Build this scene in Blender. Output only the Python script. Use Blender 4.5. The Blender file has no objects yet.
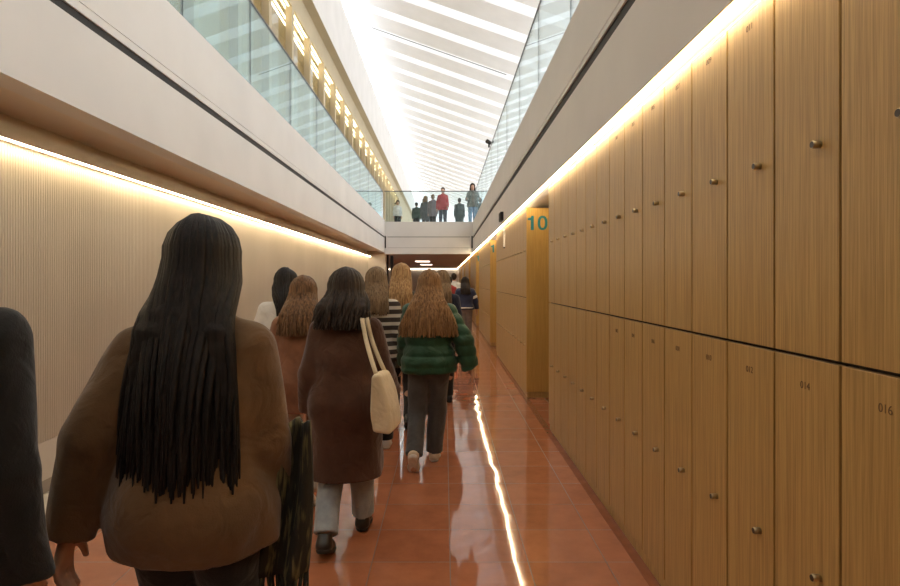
import bpy, bmesh, math, random
import numpy as np
import openvdb as vdb
from mathutils import Vector, Matrix

random.seed(7)
SC = bpy.context.scene
COL = SC.collection
R = math.radians

# ------------------------------------------------------------------ basics
def link(o, parent=None):
    COL.objects.link(o)
    if parent is not None:
        o.parent = parent
    return o

def tag(o, label=None, cat=None, group=None, kind=None):
    if label: o['label'] = label
    if cat: o['category'] = cat
    if group: o['group'] = group
    if kind: o['kind'] = kind
    return o

def empty(name, loc=(0, 0, 0), rz=0.0):
    o = bpy.data.objects.new(name, None)
    o.empty_display_size = 0.1
    link(o)
    o.location = loc
    o.rotation_euler = (0, 0, rz)
    return o

class MB:
    """collects shapes for one mesh"""
    def __init__(self):
        self.v, self.f, self.m = [], [], []
    def add(self, vs, fs, mi=0):
        b = len(self.v)
        self.v.extend([tuple(p) for p in vs])
        for f in fs:
            self.f.append(tuple(b + i for i in f)); self.m.append(mi)
    def box(self, x0, x1, y0, y1, z0, z1, mi=0):
        vs = [(x0,y0,z0),(x1,y0,z0),(x1,y1,z0),(x0,y1,z0),(x0,y0,z1),(x1,y0,z1),(x1,y1,z1),(x0,y1,z1)]
        fs = [(3,2,1,0),(4,5,6,7),(0,1,5,4),(1,2,6,5),(2,3,7,6),(3,0,4,7)]
        self.add(vs, fs, mi)
    def longbox(self, x0, x1, y0, y1, z0, z1, step, mi=0):
        y = y0
        while y < y1 - 1e-6:
            self.box(x0, x1, y, min(y1, y + step), z0, z1, mi); y += step
    def lathe(self, prof, axis, origin, n=16, mi=0):
        """prof: [(dist along axis, radius)]"""
        a = Vector(axis).normalized(); u = a.orthogonal().normalized(); w = a.cross(u); o = Vector(origin)
        vs, fs = [], []
        for (d, r) in prof:
            for k in range(n):
                t = 2*math.pi*k/n
                vs.append(o + a*d + (u*math.cos(t) + w*math.sin(t))*r)
        for j in range(len(prof)-1):
            for k in range(n):
                k2 = (k+1) % n
                fs.append((j*n+k, j*n+k2, (j+1)*n+k2, (j+1)*n+k))
        fs.append(tuple(range(n-1, -1, -1)))
        fs.append(tuple((len(prof)-1)*n + k for k in range(n)))
        self.add(vs, fs, mi)
    def tube(self, pts, rads, n=8, mi=0):
        pts = [Vector(p) for p in pts]
        vs, fs = [], []
        for i, p in enumerate(pts):
            t = (pts[min(i+1, len(pts)-1)] - pts[max(i-1, 0)]).normalized()
            u = t.cross(Vector((0.31, 0.93, 0.2))).normalized(); w = t.cross(u)
            r = rads[i] if isinstance(rads, (list, tuple)) else rads
            for k in range(n):
                a = 2*math.pi*k/n
                vs.append(p + (u*math.cos(a) + w*math.sin(a))*r)
        for j in range(len(pts)-1):
            for k in range(n):
                k2 = (k+1) % n
                fs.append((j*n+k, j*n+k2, (j+1)*n+k2, (j+1)*n+k))
        fs.append(tuple(range(n-1, -1, -1))); fs.append(tuple((len(pts)-1)*n + k for k in range(n)))
        self.add(vs, fs, mi)
    def mesh(self, name, mats, smooth=False):
        me = bpy.data.meshes.new(name)
        me.from_pydata(self.v, [], self.f)
        for m in (mats if isinstance(mats, (list, tuple)) else [mats]):
            me.materials.append(m)
        me.polygons.foreach_set('material_index', self.m)
        if smooth:
            me.polygons.foreach_set('use_smooth', [True]*len(me.polygons))
        bm = bmesh.new(); bm.from_mesh(me)
        bmesh.ops.recalc_face_normals(bm, faces=bm.faces)
        bm.to_mesh(me); bm.free()
        me.update()
        return me
    def build(self, name, mats, parent=None, smooth=False, bevel=0.0):
        o = bpy.data.objects.new(name, self.mesh(name, mats, smooth))
        link(o, parent)
        if bevel:
            b = o.modifiers.new('bevel', 'BEVEL'); b.width = bevel; b.segments = 2; b.limit_method = 'ANGLE'
        return o

def struct(name, mb, mat, label=None):
    o = mb.build(name, mat)
    o['kind'] = 'structure'
    if label:
        o['label'] = label
    return o

# ------------------------------------------------------------------ materials
class NT:
    def __init__(self, name):
        self.mat = bpy.data.materials.new(name)
        self.mat.use_nodes = True
        self.t = self.mat.node_tree
        self.n = self.t.nodes
        self.b = self.n['Principled BSDF']
        self.out = self.n['Material Output']
    def new(self, typ, **kw):
        n = self.n.new(typ)
        for k, v in kw.items():
            if k.startswith('i_'):
                n.inputs[k[2:]].default_value = v
            else:
                setattr(n, k, v)
        return n
    def l(self, a, b):
        self.t.links.new(a, b)
    def coord(self, scale=(1, 1, 1), kind='Object', loc=(0, 0, 0)):
        tc = self.new('ShaderNodeTexCoord')
        mp = self.new('ShaderNodeMapping')
        mp.inputs['Scale'].default_value = scale
        mp.inputs['Location'].default_value = loc
        self.l(tc.outputs[kind], mp.inputs['Vector'])
        return mp.outputs['Vector']
    def ramp(self, fac, stops):
        r = self.new('ShaderNodeValToRGB')
        el = r.color_ramp.elements
        el[0].position, el[0].color = stops[0][0], (*stops[0][1], 1)
        el[1].position, el[1].color = stops[-1][0], (*stops[-1][1], 1)
        for p, c in stops[1:-1]:
            e = el.new(p); e.color = (*c, 1)
        self.l(fac, r.inputs['Fac'])
        return r.outputs['Color']
    def bump(self, height, strength=0.2, dist=0.01):
        b = self.new('ShaderNodeBump')
        b.inputs['Strength'].default_value = strength
        b.inputs['Distance'].default_value = dist
        self.l(height, b.inputs['Height'])
        self.l(b.outputs['Normal'], self.b.inputs['Normal'])
        return b

def plaster(name, col, rough=0.75, var=0.04, bump=0.05):
    m = NT(name)
    v = m.coord((1, 1, 1))
    n = m.new('ShaderNodeTexNoise', i_Scale=1.3, i_Detail=5.0)
    m.l(v, n.inputs['Vector'])
    lo = tuple(max(0, c*(1-var)) for c in col); hi = tuple(min(1, c*(1+var)) for c in col)
    m.l(m.ramp(n.outputs['Fac'], [(0.3, lo), (0.7, hi)]), m.b.inputs['Base Color'])
    n2 = m.new('ShaderNodeTexNoise', i_Scale=60.0, i_Detail=3.0)
    m.l(v, n2.inputs['Vector'])
    m.bump(n2.outputs['Fac'], bump, 0.004)
    m.b.inputs['Roughness'].default_value = rough
    return m.mat

def wood(name, dark, mid, light, rough=0.42, randomise=True, axis='z', fine=1.0):
    m = NT(name)
    tc = m.new('ShaderNodeTexCoord')
    add = m.new('ShaderNodeVectorMath', operation='ADD')
    m.l(tc.outputs['Object'], add.inputs[0])
    if randomise:
        oi = m.new('ShaderNodeObjectInfo')
        mul = m.new('ShaderNodeVectorMath', operation='SCALE')
        cmb = m.new('ShaderNodeCombineXYZ')
        for k in range(3): m.l(oi.outputs['Random'], cmb.inputs[k])
        m.l(cmb.outputs[0], mul.inputs[0]); mul.inputs['Scale'].default_value = 37.0
        m.l(mul.outputs[0], add.inputs[1])
    sc1 = {'z': (110, 110, 1.6), 'y': (110, 1.6, 110)}[axis]
    sc2 = {'z': (420, 420, 7), 'y': (420, 7, 420)}[axis]
    mp1 = m.new('ShaderNodeMapping'); mp1.inputs['Scale'].default_value = tuple(a*fine for a in sc1)
    mp2 = m.new('ShaderNodeMapping'); mp2.inputs['Scale'].default_value = tuple(a*fine for a in sc2)
    m.l(add.outputs[0], mp1.inputs['Vector']); m.l(add.outputs[0], mp2.inputs['Vector'])
    n1 = m.new('ShaderNodeTexNoise', i_Scale=1.0, i_Detail=4.0, i_Distortion=0.4)
    n2 = m.new('ShaderNodeTexNoise', i_Scale=1.0, i_Detail=2.0)
    m.l(mp1.outputs[0], n1.inputs['Vector']); m.l(mp2.outputs[0], n2.inputs['Vector'])
    mx = m.new('ShaderNodeMath', operation='MULTIPLY_ADD'); mx.inputs[1].default_value = 0.45
    sub = m.new('ShaderNodeMath', operation='MULTIPLY'); sub.inputs[1].default_value = 0.55
    m.l(n2.outputs['Fac'], mx.inputs[0]); m.l(n1.outputs['Fac'], sub.inputs[0]); m.l(sub.outputs[0], mx.inputs[2])
    m.l(m.ramp(mx.outputs[0], [(0.36, dark), (0.5, mid), (0.62, light)]), m.b.inputs['Base Color'])
    m.bump(mx.outputs[0], 0.18, 0.002)
    m.b.inputs['Roughness'].default_value = rough
    return m.mat

def plain(name, col, rough=0.5, metal=0.0, var=0.12, scale=40):
    m = NT(name)
    n = m.new('ShaderNodeTexNoise', i_Scale=float(scale), i_Detail=3.0)
    m.l(m.coord(), n.inputs['Vector'])
    lo = tuple(c*(1-var) for c in col); hi = tuple(min(1, c*(1+var)) for c in col)
    m.l(m.ramp(n.outputs['Fac'], [(0.3, lo), (0.7, hi)]), m.b.inputs['Base Color'])
    m.b.inputs['Roughness'].default_value = rough
    m.b.inputs['Metallic'].default_value = metal
    return m.mat

def emit(name, col, strength):
    m = NT(name)
    e = m.new('ShaderNodeEmission')
    e.inputs['Color'].default_value = (*col, 1); e.inputs['Strength'].default_value = strength
    m.l(e.outputs[0], m.out.inputs['Surface'])
    m.n.remove(m.b)
    return m.mat

def glass(name, tint=(0.86, 0.95, 0.95), refl=1.0, ior=1.52, body=0.0):
    """thin pane: straight-through transmission plus mirror reflection"""
    m = NT(name)
    tr = m.new('ShaderNodeBsdfTransparent'); tr.inputs['Color'].default_value = (*tint, 1)
    gl = m.new('ShaderNodeBsdfGlossy'); gl.inputs['Roughness'].default_value = 0.01
    gl.inputs['Color'].default_value = (0.93*refl, 0.99*refl, 1.0*refl, 1)
    fr = m.new('ShaderNodeFresnel'); geo = m.new('ShaderNodeNewGeometry')
    iv = m.new('ShaderNodeMix', data_type='FLOAT')
    iv.inputs[2].default_value = ior; iv.inputs[3].default_value = 1.0/ior
    m.l(geo.outputs['Backfacing'], iv.inputs[0]); m.l(iv.outputs[0], fr.inputs['IOR'])
    mx = m.new('ShaderNodeMixShader')
    m.l(fr.outputs[0], mx.inputs['Fac']); m.l(tr.outputs[0], mx.inputs[1]); m.l(gl.outputs[0], mx.inputs[2])
    res = mx
    if body:                      # pale body of tinted laminated glass
        tl = m.new('ShaderNodeBsdfTranslucent'); tl.inputs['Color'].default_value = (0.72, 0.89, 0.96, 1)
        df = m.new('ShaderNodeBsdfDiffuse'); df.inputs['Color'].default_value = (0.72, 0.89, 0.96, 1)
        m1 = m.new('ShaderNodeMixShader'); m1.inputs['Fac'].default_value = 0.5
        m.l(tl.outputs[0], m1.inputs[1]); m.l(df.outputs[0], m1.inputs[2])
        m2 = m.new('ShaderNodeMixShader'); m2.inputs['Fac'].default_value = body
        m.l(mx.outputs[0], m2.inputs[1]); m.l(m1.outputs[0], m2.inputs[2]); res = m2
    m.l(res.outputs[0], m.out.inputs['Surface'])
    m.n.remove(m.b)
    return m.mat

def fabric(name, col, rough=0.9, var=0.25, scale=9.0, weave=260.0, sheen=0.25, bump=0.35):
    m = NT(name)
    v = m.coord()
    n = m.new('ShaderNodeTexNoise', i_Scale=scale, i_Detail=5.0, i_Roughness=0.6)
    m.l(v, n.inputs['Vector'])
    lo = tuple(c*(1-var) for c in col); hi = tuple(min(1, c*(1+var)) for c in col)
    m.l(m.ramp(n.outputs['Fac'], [(0.3, lo), (0.7, hi)]), m.b.inputs['Base Color'])
    n2 = m.new('ShaderNodeTexNoise', i_Scale=weave, i_Detail=2.0)
    m.l(v, n2.inputs['Vector'])
    n3 = m.new('ShaderNodeTexNoise', i_Scale=11.0, i_Detail=2.5, i_Distortion=0.8)
    m.l(v, n3.inputs['Vector'])
    ad = m.new('ShaderNodeMath', operation='MULTIPLY_ADD'); ad.inputs[1].default_value = 0.07
    m.l(n2.outputs['Fac'], ad.inputs[0]); m.l(n3.outputs['Fac'], ad.inputs[2])
    m.bump(ad.outputs[0], bump, 0.04)
    m.b.inputs['Roughness'].default_value = rough
    m.b.inputs['Sheen Weight'].default_value = sheen
    m.b.inputs['Specular IOR Level'].default_value = 0.25
    return m.mat

def striped(name, c1, c2, freq):
    m = NT(name)
    v = m.coord((0.0, 0.0, 1.0))
    w = m.new('ShaderNodeTexWave', wave_type='BANDS', bands_direction='Z', wave_profile='SIN')
    w.inputs['Scale'].default_value = freq; w.inputs['Distortion'].default_value = 0.0
    m.l(v, w.inputs['Vector'])
    m.l(m.ramp(w.outputs['Fac'], [(0.56, c1), (0.66, c2)]), m.b.inputs['Base Color'])
    m.b.inputs['Roughness'].default_value = 0.9
    return m.mat

def flecked(name, base, fleck):
    m = NT(name)
    v = m.coord((60, 60, 6))
    n = m.new('ShaderNodeTexNoise', i_Scale=1.0, i_Detail=4.0)
    m.l(v, n.inputs['Vector'])
    m.l(m.ramp(n.outputs['Fac'], [(0.52, base), (0.60, tuple(0.5*(a+b) for a, b in zip(base, fleck))), (0.72, fleck)]), m.b.inputs['Base Color'])
    m.bump(n.outputs['Fac'], 0.6, 0.01)
    m.b.inputs['Roughness'].default_value = 0.95
    return m.mat

def hairmat(name, dark, light, rough=0.52):
    m = NT(name)
    v = m.coord((95, 95, 4))
    n = m.new('ShaderNodeTexNoise', i_Scale=1.0, i_Detail=4.0, i_Roughness=0.65)
    m.l(v, n.inputs['Vector'])
    m.l(m.ramp(n.outputs['Fac'], [(0.36, dark), (0.66, light)]), m.b.inputs['Base Color'])
    v2 = m.coord((420, 420, 9))
    n2 = m.new('ShaderNodeTexNoise', i_Scale=1.0, i_Detail=2.0)
    m.l(v2, n2.inputs['Vector'])
    m.bump(n2.outputs['Fac'], 0.5, 0.004)
    m.b.inputs['Roughness'].default_value = rough
    m.b.inputs['Specular IOR Level'].default_value = 0.22
    return m.mat

WARM = (1.0, 0.80, 0.50)
M = {}
M['white'] = plaster('white_plaster', (0.75, 0.725, 0.695))
M['soffit'] = plaster('beige_plaster', (0.78, 0.71, 0.62))
M['tanwall'] = plaster('tan_plaster', (0.54, 0.45, 0.30))
M['roofwhite'] = plaster('pale_concrete', (0.91, 0.90, 0.89), var=0.04)
M['brownceil'] = wood('brown_ceiling_board', (0.50, 0.34, 0.20), (0.57, 0.395, 0.24), (0.62, 0.43, 0.27), randomise=False, axis='y')
M['oak'] = wood('oak_veneer', (0.33, 0.195, 0.060), (0.46, 0.282, 0.094), (0.55, 0.345, 0.125))
M['amber'] = wood('amber_veneer', (0.50, 0.285, 0.07), (0.58, 0.345, 0.09), (0.65, 0.40, 0.115), rough=0.4)
M['carcass'] = plain('dark_carcass', (0.03, 0.018, 0.012), 0.8)
M['dark'] = plain('dark_metal', (0.022, 0.018, 0.015), 0.7)
M['rail'] = plain('grey_steel_rail', (0.10, 0.10, 0.10), 0.35, 0.6)
M['brass'] = plain('aged_nickel', (0.50, 0.40, 0.25), 0.32, 0.9)
M['lockface'] = plain('lock_face', (0.06, 0.045, 0.035), 0.4, 0.4)
M['ink'] = plain('dark_brown_ink', (0.15, 0.085, 0.036), 0.6)
M['teal'] = plain('teal_vinyl', (0.02, 0.21, 0.24), 0.5, var=0.04)
M['glass'] = glass('clear_glass', (0.90, 0.96, 0.965))
M['tintglass'] = glass('tinted_balustrade_glass', (0.75, 0.92, 0.97), ior=1.85, body=0.14)
M['whiteglass'] = glass('pale_balustrade_glass', (0.92, 0.96, 0.97), ior=1.8, body=0.10)
M['glassedge'] = plain('dark_glass_edge', (0.05, 0.09, 0.09), 0.3)
M['winglass'] = glass('window_glass', (0.85, 0.84, 0.78))
M['led'] = emit('warm_led', WARM, 25.0)
M['led_left'] = emit('warm_led_wall', (1.0, 0.84, 0.58), 21.0)
M['led_room'] = emit('warm_led_room', (1.0, 0.86, 0.62), 9.0)
M['sky'] = emit('daylight_glazing', (0.96, 0.98, 1.0), 0.85)
M['skyend'] = emit('daylight_end_glazing', (0.97, 0.985, 1.0), 0.75)
M['clere'] = emit('daylight_clerestory', (0.97, 0.985, 1.0), 2.4)
M['skyright'] = emit('daylight_right_glazing', (0.97, 0.985, 1.0), 1.25)  # fill glow for the unseen right upper wall
M['led_far'] = emit('warm_led_far', (1.0, 0.86, 0.66), 3.5)  # glow standing in for the lit white end wall
M['lamp'] = emit('warm_panel_light', (1.0, 0.85, 0.68), 2.6)  # glow of the panels added under the bridge
M['cream'] = plaster('cream_plinth', (0.60, 0.52, 0.42))
M['skirt'] = plaster('grey_beige_skirting', (0.34, 0.28, 0.22))

# terracotta floor -------------------------------------------------
def floor_mat():
    m = NT('terracotta_tile')
    tc = m.new('ShaderNodeTexCoord')
    mp = m.new('ShaderNodeMapping')
    mp.inputs['Location'].default_value = (-0.03, -0.302, 0)
    m.l(tc.outputs['Object'], mp.inputs['Vector'])
    br = m.new('ShaderNodeTexBrick')
    br.offset = 0.0; br.squash = 1.0
    br.inputs['Scale'].default_value = 1.0
    br.inputs['Brick Width'].default_value = 0.416
    br.inputs['Row Height'].default_value = 0.406
    br.inputs['Mortar Size'].default_value = 0.0034
    br.inputs['Mortar Smooth'].default_value = 0.3
    br.inputs['Bias'].default_value = 0.0
    br.inputs['Color1'].default_value = (0.365, 0.128, 0.062, 1)
    br.inputs['Color2'].default_value = (0.42, 0.154, 0.077, 1)
    br.inputs['Mortar'].default_value = (0.16, 0.075, 0.05, 1)
    m.l(mp.outputs[0], br.inputs['Vector'])
    n = m.new('ShaderNodeTexNoise', i_Scale=5.0, i_Detail=8.0, i_Roughness=0.65)
    m.l(mp.outputs[0], n.inputs['Vector'])
    mx = m.new('ShaderNodeMix', data_type='RGBA', blend_type='MULTIPLY')
    mx.inputs[0].default_value = 1.0
    m.l(br.outputs['Color'], mx.inputs[6])
    m.l(m.ramp(n.outputs['Fac'], [(0.3, (0.80, 0.80, 0.80)), (0.7, (1.12, 1.12, 1.12))]), mx.inputs[7])
    m.l(mx.outputs[2], m.b.inputs['Base Color'])
    # roughness: glossy sealed tile, duller grout
    rr = m.ramp(n.outputs['Fac'], [(0.35, (0.035, 0.035, 0.035)), (0.75, (0.085, 0.085, 0.085))])
    rm = m.new('ShaderNodeMath', operation='MULTIPLY_ADD'); rm.inputs[1].default_value = 0.35
    m.l(br.outputs['Fac'], rm.inputs[0]); m.l(rr, rm.inputs[2])
    m.l(rm.outputs[0], m.b.inputs['Roughness'])
    # gently uneven tiles + sunk grout
    w = m.new('ShaderNodeTexNoise', i_Scale=2.6, i_Detail=0.0)
    m.l(mp.outputs[0], w.inputs['Vector'])
    s = m.new('ShaderNodeMath', operation='MULTIPLY_ADD'); s.inputs[1].default_value = -0.12
    m.l(br.outputs['Fac'], s.inputs[0]); m.l(w.outputs['Fac'], s.inputs[2])
    m.bump(s.outputs[0], 0.34, 0.010)
    m.b.inputs['Specular IOR Level'].default_value = 0.65
    return m.mat
M['floor'] = floor_mat()
M['border'] = plain('terracotta_border', (0.25, 0.085, 0.042), 0.16, scale=12)

# ------------------------------------------------------------------ camera
cam = bpy.data.cameras.new('camera')
cam.sensor_width = 36.0; cam.sensor_fit = 'HORIZONTAL'
cam.lens = 590/900*36
cam.shift_x = 5.5/900; cam.shift_y = -12.5/900
cam.clip_start = 0.02; cam.clip_end = 300
co = bpy.data.objects.new('camera', cam); link(co)
co.location = (0, 0, 1.5); co.rotation_euler = (math.pi/2, 0, 0)
SC.camera = co

# ------------------------------------------------------------------ dimensions
XR, XL = 1.05, -2.15          # locker fronts / left gallery fascia
XW = -2.80                    # ribbed wall
YB, YE, Y0 = 21.2, 64.0, -3.0 # bridge front, far end, behind the camera
XWIN, XBEAM, XRW = -3.40, -3.16, 3.60
ZUP = 3.50
MOD = 1.72

def ord_(n):
    return ['first','second','third','fourth','fifth','sixth','seventh','eighth','ninth','tenth','eleventh','twelfth','thirteenth',
            'fourteenth','fifteenth','sixteenth','seventeenth','eighteenth','nineteenth','twentieth'][n-1]

# ------------------------------------------------------------------ setting
b = MB(); b.box(-2.34, XRW, Y0, YE, -0.12, 0.0); struct('floor', b, M['floor'])
b = MB(); b.box(-2.86, -2.34, Y0, 22.0, -0.12, 0.0); struct('trim_1', b, M['cream'])          # pale stone margin along the ribbed wall
b = MB(); b.box(-2.35, -2.335, Y0, 22.0, -0.01, 0.004); struct('trim_2', b, M['dark'])
b = MB(); b.box(-7.0, -2.34, 22.0, YE, -0.12, -0.001); struct('floor_side', b, M['floor'])

# left wall: ribbed cladding, plinth, skirting
b = MB()
pitch = 0.024; y = Y0; rows = []
while y < 21.6:
    rows += [(XW, y), (XW + 0.009, y + pitch*0.28), (XW + 0.009, y + pitch*0.66), (XW, y + pitch*0.94)]
    y += pitch
vs = [(x, yy, 0.378) for x, yy in rows] + [(x, yy, 2.374) for x, yy in rows]
n = len(rows)
b.add(vs, [(i, i+1, n+i+1, n+i) for i in range(n-1)])
rib = NT('champagne_ribs')
rib.b.inputs['Base Color'].default_value = (0.60, 0.52, 0.41, 1)
rib.b.inputs['Roughness'].default_value = 0.38; rib.b.inputs['Metallic'].default_value = 0.25
nn = rib.new('ShaderNodeTexNoise', i_Scale=1.2, i_Detail=3.0); rib.l(rib.coord((1, 1, 0.3)), nn.inputs['Vector'])
rib.l(rib.ramp(nn.outputs['Fac'], [(0.3, (0.55, 0.475, 0.37)), (0.7, (0.63, 0.55, 0.44))]), rib.b.inputs['Base Color'])
struct('wall_left_ribs', b, rib.mat)
b = MB(); b.box(XW-0.25, XW-0.006, Y0, 21.6, 0.0, 2.56); struct('wall_left', b, M['soffit'])
b = MB(); b.box(XW-0.006, XW+0.012, Y0, 21.6, 0.108, 0.375); struct('trim_3', b, M['cream'])
b = MB(); b.box(XW-0.006, XW+0.004, Y0, 21.6, 0.012, 0.106); struct('baseboard_left', b, M['skirt'])
b = MB(); b.box(XW-0.006, XW+0.120, Y0, 21.6, 2.376, 2.402); b.box(XW+0.120, XW+0.126, Y0, 21.6, 2.370, 2.402); struct('trim_4', b, M['soffit'])   # lighting ledge
b = MB(); b.box(XW-0.25, -2.15, 21.6, 22.0, 0.0, 2.52); struct('wall_left_pier', b, M['soffit'])

# left gallery: fascia, soffits, slab
b = MB()
b.box(XL-0.16, XL, Y0, YB, 2.51, 3.025); b.box(XL-0.16, XL-0.03, Y0, YB, 3.025, 3.085); b.box(XL-0.16, XL, Y0, YB, 3.085, 3.14)
b.box(XL-0.16, XL-0.006, Y0, YB, 3.14, 3.147); b.box(XL-0.16, XL, Y0, YB, 3.147, 3.67)
struct('wall_gallery_left', b, M['white'])
b = MB(); b.box(XL-0.029, XL-0.012, Y0, YB, 3.026, 3.084); struct('trim_5', b, M['dark'])
b = MB(); b.box(-3.66, XL-0.16, Y0, YB, 2.56, ZUP); struct('floor_gallery_left', b, M['soffit'])
# right gallery
b = MB()
x0 = XR-0.034
b.box(x0, x0+0.16, Y0, YB, 2.48, 2.99); b.box(x0+0.03, x0+0.16, Y0, YB, 2.99, 3.075); b.box(x0, x0+0.16, Y0, YB, 3.075, 3.115)
b.box(x0+0.006, x0+0.16, Y0, YB, 3.115, 3.122); b.box(x0, x0+0.16, Y0, YB, 3.122, 3.60)
struct('wall_gallery_right', b, M['white'])
b = MB(); b.box(x0+0.012, x0+0.029, Y0, YB, 2.991, 3.074); struct('trim_6', b, M['dark'])
b = MB(); b.box(x0+0.16, XRW, Y0, YB, 2.48, ZUP); struct('floor_gallery_right', b, M['soffit'])
b = MB(); b.box(XRW, XRW+0.2, Y0, YE, 0, 4.4); b.box(XRW, XRW+0.2, Y0, YE, 8.0, 9.2)
for k in range(int((YE-Y0)/(2*MOD))+1):
    yy = Y0 + 2*MOD*k; b.box(XRW, XRW+0.2, yy, min(YE, yy+0.3), 4.4, 8.0)
struct('wall_right', b, M['white'])
b = MB(); b.longbox(XRW+0.12, XRW+0.15, Y0, YE, 4.4, 8.0, 3.0); struct('window_right_gallery', b, M['skyright'])  # unseen glowing panel, added to brighten the roof undersides
b = MB(); b.box(-7.2, XRW+0.2, Y0-0.2, Y0, 0, 12); struct('wall_back', b, M['white'])

# bridge / upper floor beyond the void
b = MB()
b.box(XL, x0, YB, YB+0.2, 2.45, 2.672); b.box(XL, x0, YB+0.012, YB+0.2, 2.672, 2.68)
b.box(XL, x0, YB, YB+0.2, 2.68, 3.055); b.box(XL, x0, YB+0.012, YB+0.2, 3.055, 3.075)
b.box(XL, x0, YB, YB+0.2, 3.075, 3.61)
struct('wall_bridge', b, M['white'])
b = MB()
b.box(XL, XL+0.05, YB-0.012, YB-0.001, 2.66, 3.10); b.box(x0-0.05, x0, YB-0.012, YB-0.001, 2.66, 3.10)
struct('trim_7', b, M['dark'])
b = MB(); b.box(XL+0.1, x0-0.1, YB-0.004, YB+0.004, 3.057, 3.073); struct('trim_8', b, M['dark'])
b = MB(); b.box(XL+0.1, x0-0.1, YB-0.003, YB+0.004, 2.673, 2.679); struct('trim_9', b, M['dark'])
b = MB(); b.box(-7.0, XRW, YB+0.2, YE, 2.60, ZUP); struct('floor_upper', b, M['white'])
b = MB(); b.box(-7.0, x0, YB+0.2, 46.0, 2.46, 2.58); struct('ceiling_under_bridge', b, M['brownceil'])
b = MB(); b.box(x0, XRW, YB+0.2, 46.0, 2.48, 2.58); struct('ceiling_over_lockers', b, M['soffit'])
b = MB(); b.box(-7.0, XRW, 46.0, 46.2, 0.0, 2.60); struct('wall_far_end', b, M['white'])
b = MB(); b.box(-7.2, -7.0, 22.0, 46.0, 0.0, 2.6); struct('wall_far_left', b, M['soffit'])
# dark doorway posts just past the pier on the left
for i, (xx, yy) in enumerate(((-2.16, 22.2), (-2.05, 22.9), (-2.12, 23.8))):
    b = MB(); b.box(xx-0.05, xx+0.05, yy, yy+0.12, 0.0, 2.46)
    struct('trim_%d' % (10+i), b, M['dark'])

# upper-left wall with tall windows, lintel, white beam
LY0, NBAY = -0.6, 26
b = MB()
b.box(XWIN-0.05, XWIN, Y0, YE, 7.62, 8.20)
b.box(XWIN-0.30, XWIN, Y0, LY0, ZUP, 7.62)
for k in range(NBAY+1):
    yy = LY0 + MOD*k
    b.box(XWIN-0.15, XWIN, yy, yy+0.17, ZUP, 7.62)
b.box(XWIN-0.30, XWIN, LY0+MOD*NBAY+0.17, YE, ZUP, 7.62)
struct('wall_upper_left', b, M['tanwall'])
for k in range(NBAY):
    yy = LY0 + MOD*k
    b = MB(); b.box(XWIN-0.156, XWIN-0.151, yy+0.0, yy+MOD-0.002, ZUP, 8.95)
    struct('window_%d' % (k+1), b, M['winglass'])
b = MB(); b.box(-5.2, -5.0, Y0, YE, ZUP, 9.2); struct('wall_room_behind', b, M['tanwall'])
b = MB(); b.box(-5.2, XWIN-0.30, Y0, YE, 9.0, 9.2); struct('ceiling_room_behind', b, M['tanwall'])
b = MB(); b.box(-5.2, XWIN-0.24, Y0, YE, ZUP-0.1, ZUP); struct('floor_room_behind', b, M['tanwall'])
b = MB(); b.box(XBEAM-0.24, XBEAM, Y0, YE, 8.20, 10.03); struct('wall_upper_beam', b, M['white'])
b = MB(); b.box(XBEAM-0.5, XBEAM-0.24, Y0, YE, 8.20, 10.0); struct('wall_upper_backing', b, M['white'])

b = MB(); b.box(XWIN, XBEAM-0.004, Y0, YE, 8.188, 8.199); struct('trim_21', b, M['tanwall'])
# roof: sloping transverse beams with daylight slots, clerestory on the high side
def zr(x): return 10.72 - 0.35*(x - XBEAM)
b = MB()
xa, xb_ = XBEAM-0.3, XRW+0.1
nb = int((YE - Y0)/MOD)
for k in range(nb):
    ya = Y0 + MOD*k + 0.4
    bb = MB()
    vs = []
    for (x, dz) in ((xa, 0.0), (xb_, 0.0), (xb_, 0.40), (xa, 0.40)):
        vs.append((x, ya, zr(x)+dz))
    for (x, dz) in ((xa, 0.0), (xb_, 0.0), (xb_, 0.40), (xa, 0.40)):
        vs.append((x, ya+1.14, zr(x)+dz))
    bb.add(vs, [(0,1,2,3),(7,6,5,4),(0,4,5,1),(1,5,6,2),(2,6,7,3),(3,7,4,0)])
    o = struct('roof_beam', bb, M['roofwhite'])
    sk = MB()
    vs = [(xa, ya+1.14, zr(xa)+0.36), (xb_, ya+1.14, zr(xb_)+0.36), (xb_, ya+MOD, zr(xb_)+0.36), (xa, ya+MOD, zr(xa)+0.36)]
    nseg = 6; vv = []; ff = []
    for i in range(nseg+1):
        x = xa + (xb_-xa)*i/nseg
        vv += [(x, ya+1.14, zr(x)+0.36), (x, ya+MOD, zr(x)+0.36)]
    for i in range(nseg): ff.append((2*i, 2*i+1, 2*i+3, 2*i+2))
    sk.add(vv, ff)
    struct('skylight', sk, M['sky'])
    # clerestory post
    pb = MB(); pb.box(XBEAM-0.2, XBEAM-0.06, ya+0.44, ya+0.60, 10.03, 10.74)
    struct('clerestory_post', pb, M['white'])
b = MB(); b.longbox(XBEAM-0.30, XBEAM-0.27, Y0, YE, 10.03, 10.80, 2.0); struct('window_clerestory', b, M['clere'])
b = MB(); b.box(XBEAM-0.27, XBEAM-0.2, Y0, YE, 10.02, 10.06); struct('trim_14', b, M['white'])
b = MB(); b.box(-7.2, XRW+0.2, YE, YE+0.1, 2.5, 11.2); struct('window_far_end', b, M['skyend'])
b = MB()  # thin joint cable under the roof
b.tube([(-2.6, 21.0, zr(-2.6)-0.02), (2.2, 21.0, zr(2.2)-0.02)], 0.012, 6); struct('trim_15', b, M['dark'])

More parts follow.
